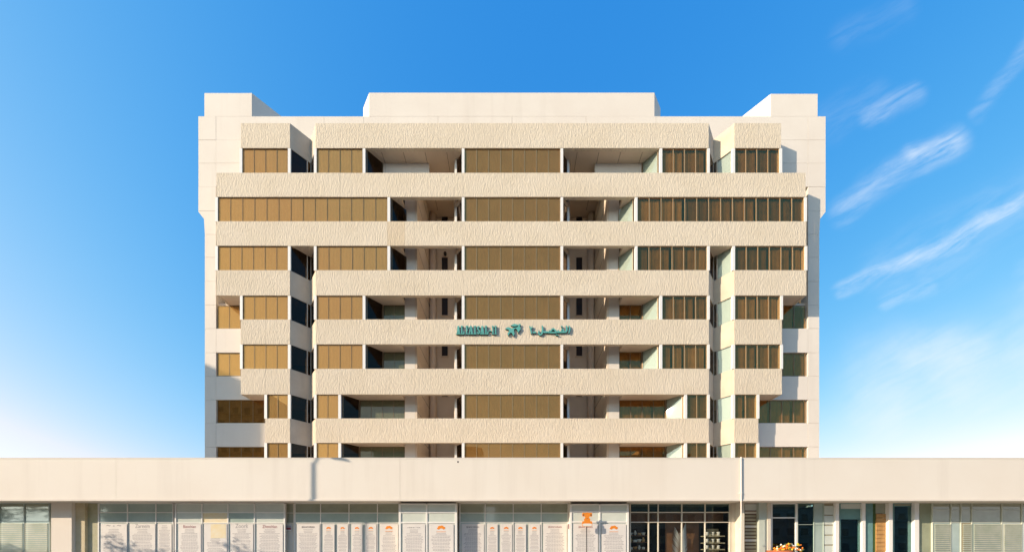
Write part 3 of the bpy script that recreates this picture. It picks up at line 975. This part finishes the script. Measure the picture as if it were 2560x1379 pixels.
B1 = ('BRANCHRIAN', INK_DARK); R1 = ('BRANCHRIAN', INK_RED); S1 = ('Bianchian', INK_RED)
PL = YSH - .2
poster(252, 317, YSH, ('~ - ~', INK), 'white notice poster next to the olive pilaster, faint scribbled heading')
poster(324, 388, YSH, ('Zareem', INK), 'white notice poster with dark scribbled heading beside the narrow poster')
poster(394, 429, YSH, None, 'narrow white poster with no heading against the thick double mullion')
poster(446, 502, PL, S1, 'white poster with small maroon heading beside the yellow poster')
poster(510, 567, PL, 'yellow', 'poster with a yellow printed block in its upper half')
poster(576, 633, PL, ('Zoork', INK), 'white poster with a short grey scribbled heading right of the yellow poster')
poster(642, 707, PL, ('Zhenchian', INK_RED), 'white poster with maroon italic heading beside the narrow pilaster')
poster(742, 799, YSH, B1, 'white poster with bold dark heading beside the small maroon card')
CR = 'narrow orange-crest poster, %s along from the bold dark heading beside the maroon card'
for q, (a, b) in zip(('first', 'second', 'third', 'fourth'), ((807, 836), (843, 870), (879, 906), (913, 941))):
    poster(a, b, YSH, 'crest', CR % q)
poster(950, 995, YSH, 'crest', 'white poster with orange crest just left of the first forward bay')
poster(1007, 1063, YB, ('n al am ou - r su w', INK_DARK), 'white poster with small black broken heading on the first forward bay')
poster(1072, 1134, YB, 'bigcrest', 'white poster with a large orange crest on the first forward bay')
poster(1154, 1210, YSH, B1, 'white poster with bold dark heading just right of the first forward bay')
CR2 = 'narrow orange-crest poster between the two forward bays, %s along from the bold dark heading'
for q, (a, b) in zip(('first', 'second', 'third', 'fourth'), ((1217, 1244), (1251, 1280), (1287, 1315), (1322, 1350))):
    poster(a, b, YSH, 'crest', CR2 % q)
poster(1358, 1417, YSH, R1, 'white poster with bold maroon heading next to the second forward bay')
poster(1433, 1495, YB, R1, 'white poster with maroon heading behind the orange crest sign')
poster(1504, 1565, YB, 'bigcrest', 'white poster with orange crest beside the dark gift shop window')
card = tag(MB().box(pxx(716.5, YSH), pxx(730.5, YSH), YSH - .06, YSH - .05, pzz(1325, YSH), pzz(1311, YSH)).build('picture_card', WHITE), 'small maroon picture card stuck on the narrow pilaster bay', 'card')
box('picture', pxx(717.5, YSH), pxx(729.5, YSH), YSH - .064, YSH - .0605, pzz(1323, YSH), pzz(1317.5, YSH), INK_RED, card)
box('picture', pxx(717.5, YSH), pxx(729.5, YSH), YSH - .064, YSH - .0605, pzz(1317.3, YSH), pzz(1312, YSH), INK, card)
tg = tag(MB().box(pxx(1419.5, YB), pxx(1423, YB), YB - .05, YB - .04, pzz(1322, YB), pzz(1308, YB)).build('door_tag', WHITE), 'slim white tag with red print on the post of the second forward bay', 'tag')
box('print', pxx(1420.2, YB), pxx(1422.3, YB), YB - .053, YB - .0505, pzz(1321, YB), pzz(1309, YB), INK_RED, tg)

# orange crest sign on a post
YC = YP + .1
cs = thing('crest_sign', 'orange scrolled crest sign on a thin dark post before the second forward bay', 'sign', (pxx(1467, YC), YC, 0))
cs.location = (0, 0, 0)
xc = pxx(1467, YC); MB().tube([(xc, YC + .03, 0.0), (xc, YC + .03, pzz(1315, YC))], .022, 10).build('post', BLACKPOST, cs, True)
MB().lathe([(.22, 0), (.22, .03), (.05, .05)], (xc, YC + .03, 0), 16).build('base', BLACKPOST, cs)


def c2(pts): return [(pxx(1280 + x / 5.77, YC), pzz(1140 + y / 5.77, YC)) for x, y in pts]


half = [(1085, 805), (1120, 812), (1150, 808), (1158, 840), (1150, 866), (1120, 862), (1112, 880), (1132, 905), (1128, 930), (1156, 935), (1160, 985), (1150, 1008)]
ring = half + [(2170 - x, y) for x, y in half[::-1]][:-1]
MB().plate(c2(ring), YC, YC + .03).build('crest_board', ORANGE, cs)
MB().plate(c2([(1015, 975), (1040, 965), (1130, 965), (1156, 975), (1146, 1004), (1024, 1004)]), YC - .006, YC - .001).build('scroll_plate', CHINA, cs)
MB().plate(c2([(1065, 900), (1085, 885), (1108, 900), (1085, 892)]), YC - .005, YC - .001).build('dark_mark', INK_RED, cs)
for sgn in (-1, 1):
    MB().plate(c2([(1085 + sgn * 45, 830), (1085 + sgn * 66, 835), (1085 + sgn * 60, 856), (1085 + sgn * 45, 850)]), YC - .005, YC - .001).build('scroll_mark', BROWN, cs)

# ------------------------------------------------------------------ gift shop display behind the dark glass
unit = thing('display_shelf', 'dark shelving full of white and gold ware behind the narrow gift shop pane', 'shelf', (pxx(1597, YSH), YSH + .5, 0))
unit.location = (0, 0, 0)
unit2 = thing('display_shelf', 'pale stepped display shelves behind the right pane of the gift shop', 'shelf')
ux0, ux1 = pxx(1574, YSH) + .03, pxx(1620, YSH)
box('back_panel', ux0, ux1, YSH + .62, YSH + .66, .021, ZPB - .96, BLACKISH, unit)
sz = [pzz(p, YSH + .3) for p in (1337, 1354, 1372, 1392)]
for z in sz:
    box('shelf_board', ux0, ux1, YSH + .08, YSH + .44, z - .03, z, WALNUT, unit)
for r, z in enumerate(sz[:3]):
    for i in range(4):
        x = ux0 + .12 + i * (ux1 - ux0 - .2) / 3.4; s = random.uniform(.8, 1.15)
        kind = (r + i) % 3
        prof = [[(.02, 0), (.05 * s, .01), (.075 * s, .07), (.085 * s, .12 * s), (.07 * s, .12 * s)], [(.03, 0), (.06 * s, .05), (.06 * s, .10), (.03, .16 * s), (.035, .20 * s)], [(.07 * s, 0), (.07 * s, .09), (.01, .10)]][kind]
        nm, ct, lb = (('bowl', 'bowl', 'small %s bowl on the dark shelves of the gift shop'), ('vase', 'vase', 'small %s vase on the dark shelves of the gift shop'), ('jar', 'jar', 'small %s lidded jar on the dark shelves of the gift shop'))[kind]
        mt, cn = ((CHINA, 'white'), (GOLD, 'gold'))[(i * 2 + r) % 3 == 1]
        o = MB().lathe(prof, (0, 0, 0), 12).build(nm, mt, None, True); o.location = (x, YSH + .20, z + .001); o.scale = (1.35,) * 3
        tag(o, (lb % cn).replace('on the', 'on the %s board of the' % ('top', 'second', 'third')[r]), ct, 'ware on the gift shop shelves')
vx0, vx1 = pxx(1768, YSH), pxx(1815, YSH)
vz = [pzz(p, YSH + .3) for p in (1338, 1355, 1371)]
for z in vz:
    box('shelf_board', vx0, vx1, YSH + .08, YSH + .6, z - .05, z, KHAKI, unit2)
box('back_panel', vx0 + .35, vx1, YSH + .61, YSH + .64, .021, vz[0] + .4, KHAKI, unit2)
for r, z in enumerate(vz):
    for i in range(3):
        x = vx0 + .15 + i * .3
        o = MB().lathe([(.04, 0), (.07, .03), (.05, .1), (.08, .16), (.06, .17)], (0, 0, 0), 12).build('vase', CHINA, None, True); o.location = (x, YSH + .25, z + .001); o.scale = (1.2,) * 3
        tag(o, 'pale vase on the %s step of the display shelves in the gift shop' % ('top', 'middle', 'lowest')[r], 'vase', 'ware on the stepped shelves')
# silver palm-leaf ornament
lf = thing('leaf_ornament', 'tall silver palm leaf ornament standing in the gift shop window', 'ornament')
lx, ly = pxx(1701, YSH + .2), YSH + .2
MB().tube([(lx, ly, .02), (lx + .02, ly, 1.3), (lx - .02, ly, 2.5)], .02, 8).build('stem', SILVER, lf)
MB().lathe([(.16, 0), (.16, .05), (.04, .08)], (lx, ly, .02), 14).build('base', BLACKPOST, lf)
for i in range(13):
    z = 1.1 + i * .085
    for s in (-1, 1):
        L = .52 - .012 * i + random.uniform(-.04, .04); up = .28 + .03 * i + (.16 if s > 0 else .05)
        if s < 0:
            p0, p1 = (lx, z), (lx - L * .95, z + up)
        else:
            p0, p1 = (lx, z), (lx + L * .75, z + up * 1.2)
        d = Vector((p1[0] - p0[0], p1[1] - p0[1])); n = Vector((-d.y, d.x)).normalized() * (.022 if s < 0 else .042)
        mid = Vector(p0) + d * .55
        MB().plate([p0, tuple(mid - n), p1, tuple(mid + n)], ly - .01 - .004 * i, ly - .004 * i).build('frond', SILVER, lf)
box('panelled_backdrop', pxx(1676, YSH), pxx(1762, YSH), YSH + .55, YSH + .6, .02, ZPB - .1, WALNUT, pod)
box('panelled_backdrop', pxx(1576, YSH), pxx(1822, YSH), YSH + .45, YSH + .5, ZPB - .95, ZPB - .35, WALNUT, pod)

# planter of flowers before the dark window
YF = YSH - .45
pt = thing('flower_planter', 'terracotta planter overflowing with orange and yellow flowers below the dark window', 'planter')
fxc = pxx(1966, YF)
MB().lathe([(.34, 0), (.42, .5), (.50, 1.35), (.56, 1.42), (.56, 1.55), (.50, 1.55)], (fxc - .35, YF, 0), 22).build('pot', TERRA, pt, True)
fm = {n: MB() for n in ('orange_flowers', 'yellow_flowers', 'white_flowers', 'foliage')}
for i in range(150):
    n = random.choices(('orange_flowers', 'yellow_flowers', 'white_flowers', 'foliage'), (4, 3, 2, 4))[0]
    a = random.uniform(-.8, .62); cx = fxc + a + .05; hz = 1.42 + .5 * math.cos((a - .1) * 1.5) * random.uniform(.3, 1); cy = YF + random.uniform(-.3, .3)
    r = random.uniform(.035, .07)
    m = fm[n]; k0 = len(m.v)
    for q in range(6):
        an = q * math.pi / 3 + random.random()
        m.v.append((cx + r * math.cos(an), cy - random.uniform(0, .05), hz + r * math.sin(an)))
    m.v.append((cx, cy - .07, hz)); m.v.append((cx, cy + .04, hz - .02))
    for q in range(6):
        m.f.append((k0 + q, k0 + (q + 1) % 6, k0 + 6)); m.f.append((k0 + (q + 1) % 6, k0 + q, k0 + 7))
for n, mt in (('orange_flowers', PETAL_O), ('yellow_flowers', PETAL_Y), ('white_flowers', PETAL_W), ('foliage', LEAF)):
    fm[n].build(n, mt, pt)['kind'] = 'stuff'

# ------------------------------------------------------------------ street lamp whose shadow falls on the fascia
t_l = 12.0
lpx, lpy = pxx(784, YP) - SUN_TRAVEL.x * t_l, YP - SUN_TRAVEL.y * t_l
lamp = thing('street_lamp', 'tall grey street lamp on the forecourt casting the thin shadow on the fascia', 'street lamp', (lpx, lpy, 0))
MB().tube([(0, 0, 0), (0, 0, 10.30)], .085, 12, .055).build('pole', POLE, lamp, True)
MB().lathe([(.16, 0), (.16, .5), (.10, .6)], (0, 0, 0), 12).build('base', POLE, lamp, True)
MB().tube([(0, 0, 10.22), (.25, 0, 10.62), (.7, 0, 10.70), (1.1, 0, 10.62)], .04, 8).build('arm', POLE, lamp, True)
m = MB()
m.tube([(1.0, 0, 10.63), (1.2, 0, 10.59), (1.5, 0, 10.51), (1.75, 0, 10.43)], .13, 10, .05)
m.build('lamp_head', POLE, lamp, True)

# ------------------------------------------------------------------ buildings across the street (mirrored in the glass) and the neighbour


def street_building(x0, x1, y0, y1, h, mat, label, facing, floors=None, grp=None):
    t = thing('street_building', label, 'building', (0, 0, 0), grp)
    MB().prism([(x0, y0), (x1, y0), (x1, y1), (x0, y1)], -.29, h).build('body', mat, t)
    pm = MB()
    pm.box(x0 - .2, x1 + .2, y0 - .2, y1 + .2, h + .001, h + .5)
    pm.box(x0 + (x1 - x0) * .55, x0 + (x1 - x0) * .8, y0 + 2, y1 - 2, h + .501, h + 2.6)
    pm.build('parapet', mat, t)
    fl = int((h - 2) // 3.3); n = int((x1 - x0) // 3.0)
    for k in range(fl):
        z = 1.5 + 3.3 * k
        yy = y1 if facing > 0 else y0
        wm = MB()
        for i in range(n):
            x = x0 + (i + .5) * (x1 - x0) / n
            wm.box(x - .75, x + .75, yy - .02, yy + .03, z, z + 1.5)
        wm.build('window_row', STREETGLASS, t)
        box('ledge', x0, x1, min(yy, yy + facing * .25), max(yy, yy + facing * .25), z - .4, z - .22, mat, t)
    return t


row = 'buildings across the street seen in the glass'
for i, (x0, x1, h, mt, lb) in enumerate(((-95, -66, 43, STREETWALL, 'tall tan flats across the street facing the far end of the shop row'), (-62, -40, 19, STREETWALL2, 'grey low block across the street between the tall flats and the wide tan block'),
                                         (-36, -8, 27, STREETWALL, 'wide tan block across the street facing the tower'), (-4, 16, 22, STREETWALL2, 'grey block across the street facing the tower sign'),
                                         (20, 46, 26, STREETWALL, 'tan block across the street facing the gift shop'), (52, 90, 21, STREETWALL2, 'long grey block across the street past the gift shop'))):
    street_building(x0, x1, -80, -62 + (i % 3), h, mt, lb, 1, grp=row)
street_building(-78, -54.4, -17, -3, 28.4, STREETWALL, 'neighbouring tan block beyond the end of the shop row shading the tower edge', 1)

# ------------------------------------------------------------------ kerbside trees whose crowns dapple the shopfronts


def tree_meshes(seed):
    rnd = random.Random(seed)
    tr = MB(); tr.tube([(0, 0, -.02), (.04, .02, 2.2), (.1, 0, 4.4), (.05, .05, 6.4)], .16, 10, .07)
    ends = []
    for i in range(9):
        a = i * 2.4 + rnd.random(); z = 3.4 + i * .33; r = rnd.uniform(.9, 1.7)
        e = (r * math.cos(a), r * math.sin(a), z + rnd.uniform(.8, 1.5)); ends.append(e)
        tr.tube([(.07, .02, z), (e[0] * .5, e[1] * .5, z + .5), e], .06, 6, .015)
    v = []; f = []
    clumps = [(e[0] + rnd.gauss(0, .35), e[1] + rnd.gauss(0, .35), e[2] + rnd.gauss(0, .3), rnd.uniform(.45, .8)) for e in ends for _ in range(3)]
    for cx, cy, cz, cr in clumps:
        for _ in range(75):
            d = Vector((rnd.gauss(0, 1), rnd.gauss(0, 1), rnd.gauss(0, .8))).normalized() * cr * rnd.random() ** .4
            p = Vector((cx, cy, cz)) + d
            u = Vector((rnd.gauss(0, 1), rnd.gauss(0, 1), rnd.gauss(0, 1))).normalized(); w = u.orthogonal().normalized()
            L, W = rnd.uniform(.09, .16), rnd.uniform(.035, .06); k = len(v)
            v += [tuple(p - u * L), tuple(p + w * W), tuple(p + u * L), tuple(p - w * W)]; f.append((k, k + 1, k + 2, k + 3))
    me = bpy.data.meshes.new('crown'); me.from_pydata(v, [], f); me.materials.append(LEAF)
    return tr, me


BARK = surface('grey_bark', (.16, .12, .09), (.11, .085, .06), 5, .9)
tr, crown = tree_meshes(3)
trunk0 = None
where = ('past the end of the shop row', 'between the two outer trees', 'nearest the street lamp')
for i, (x, y, sc_, rz) in enumerate(((-38.5, -11.0, .89, .3), (-31.0, -11.0, .92, 1.9), (-23.5, -11.0, .86, 4.0))):
    t = thing('street_tree', 'leafy kerbside tree dappling the posters with shade, ' + where[i], 'tree', (x, y, 0), 'kerbside trees')
    t.scale = (sc_,) * 3; t.rotation_euler = (0, 0, rz)
    if trunk0 is None:
        trunk0 = tr.build('trunk', BARK, t, True)
    else:
        c = trunk0.copy(); COL.objects.link(c); c.parent = t
    c = bpy.data.objects.new('crown', crown); COL.objects.link(c); c.parent = t
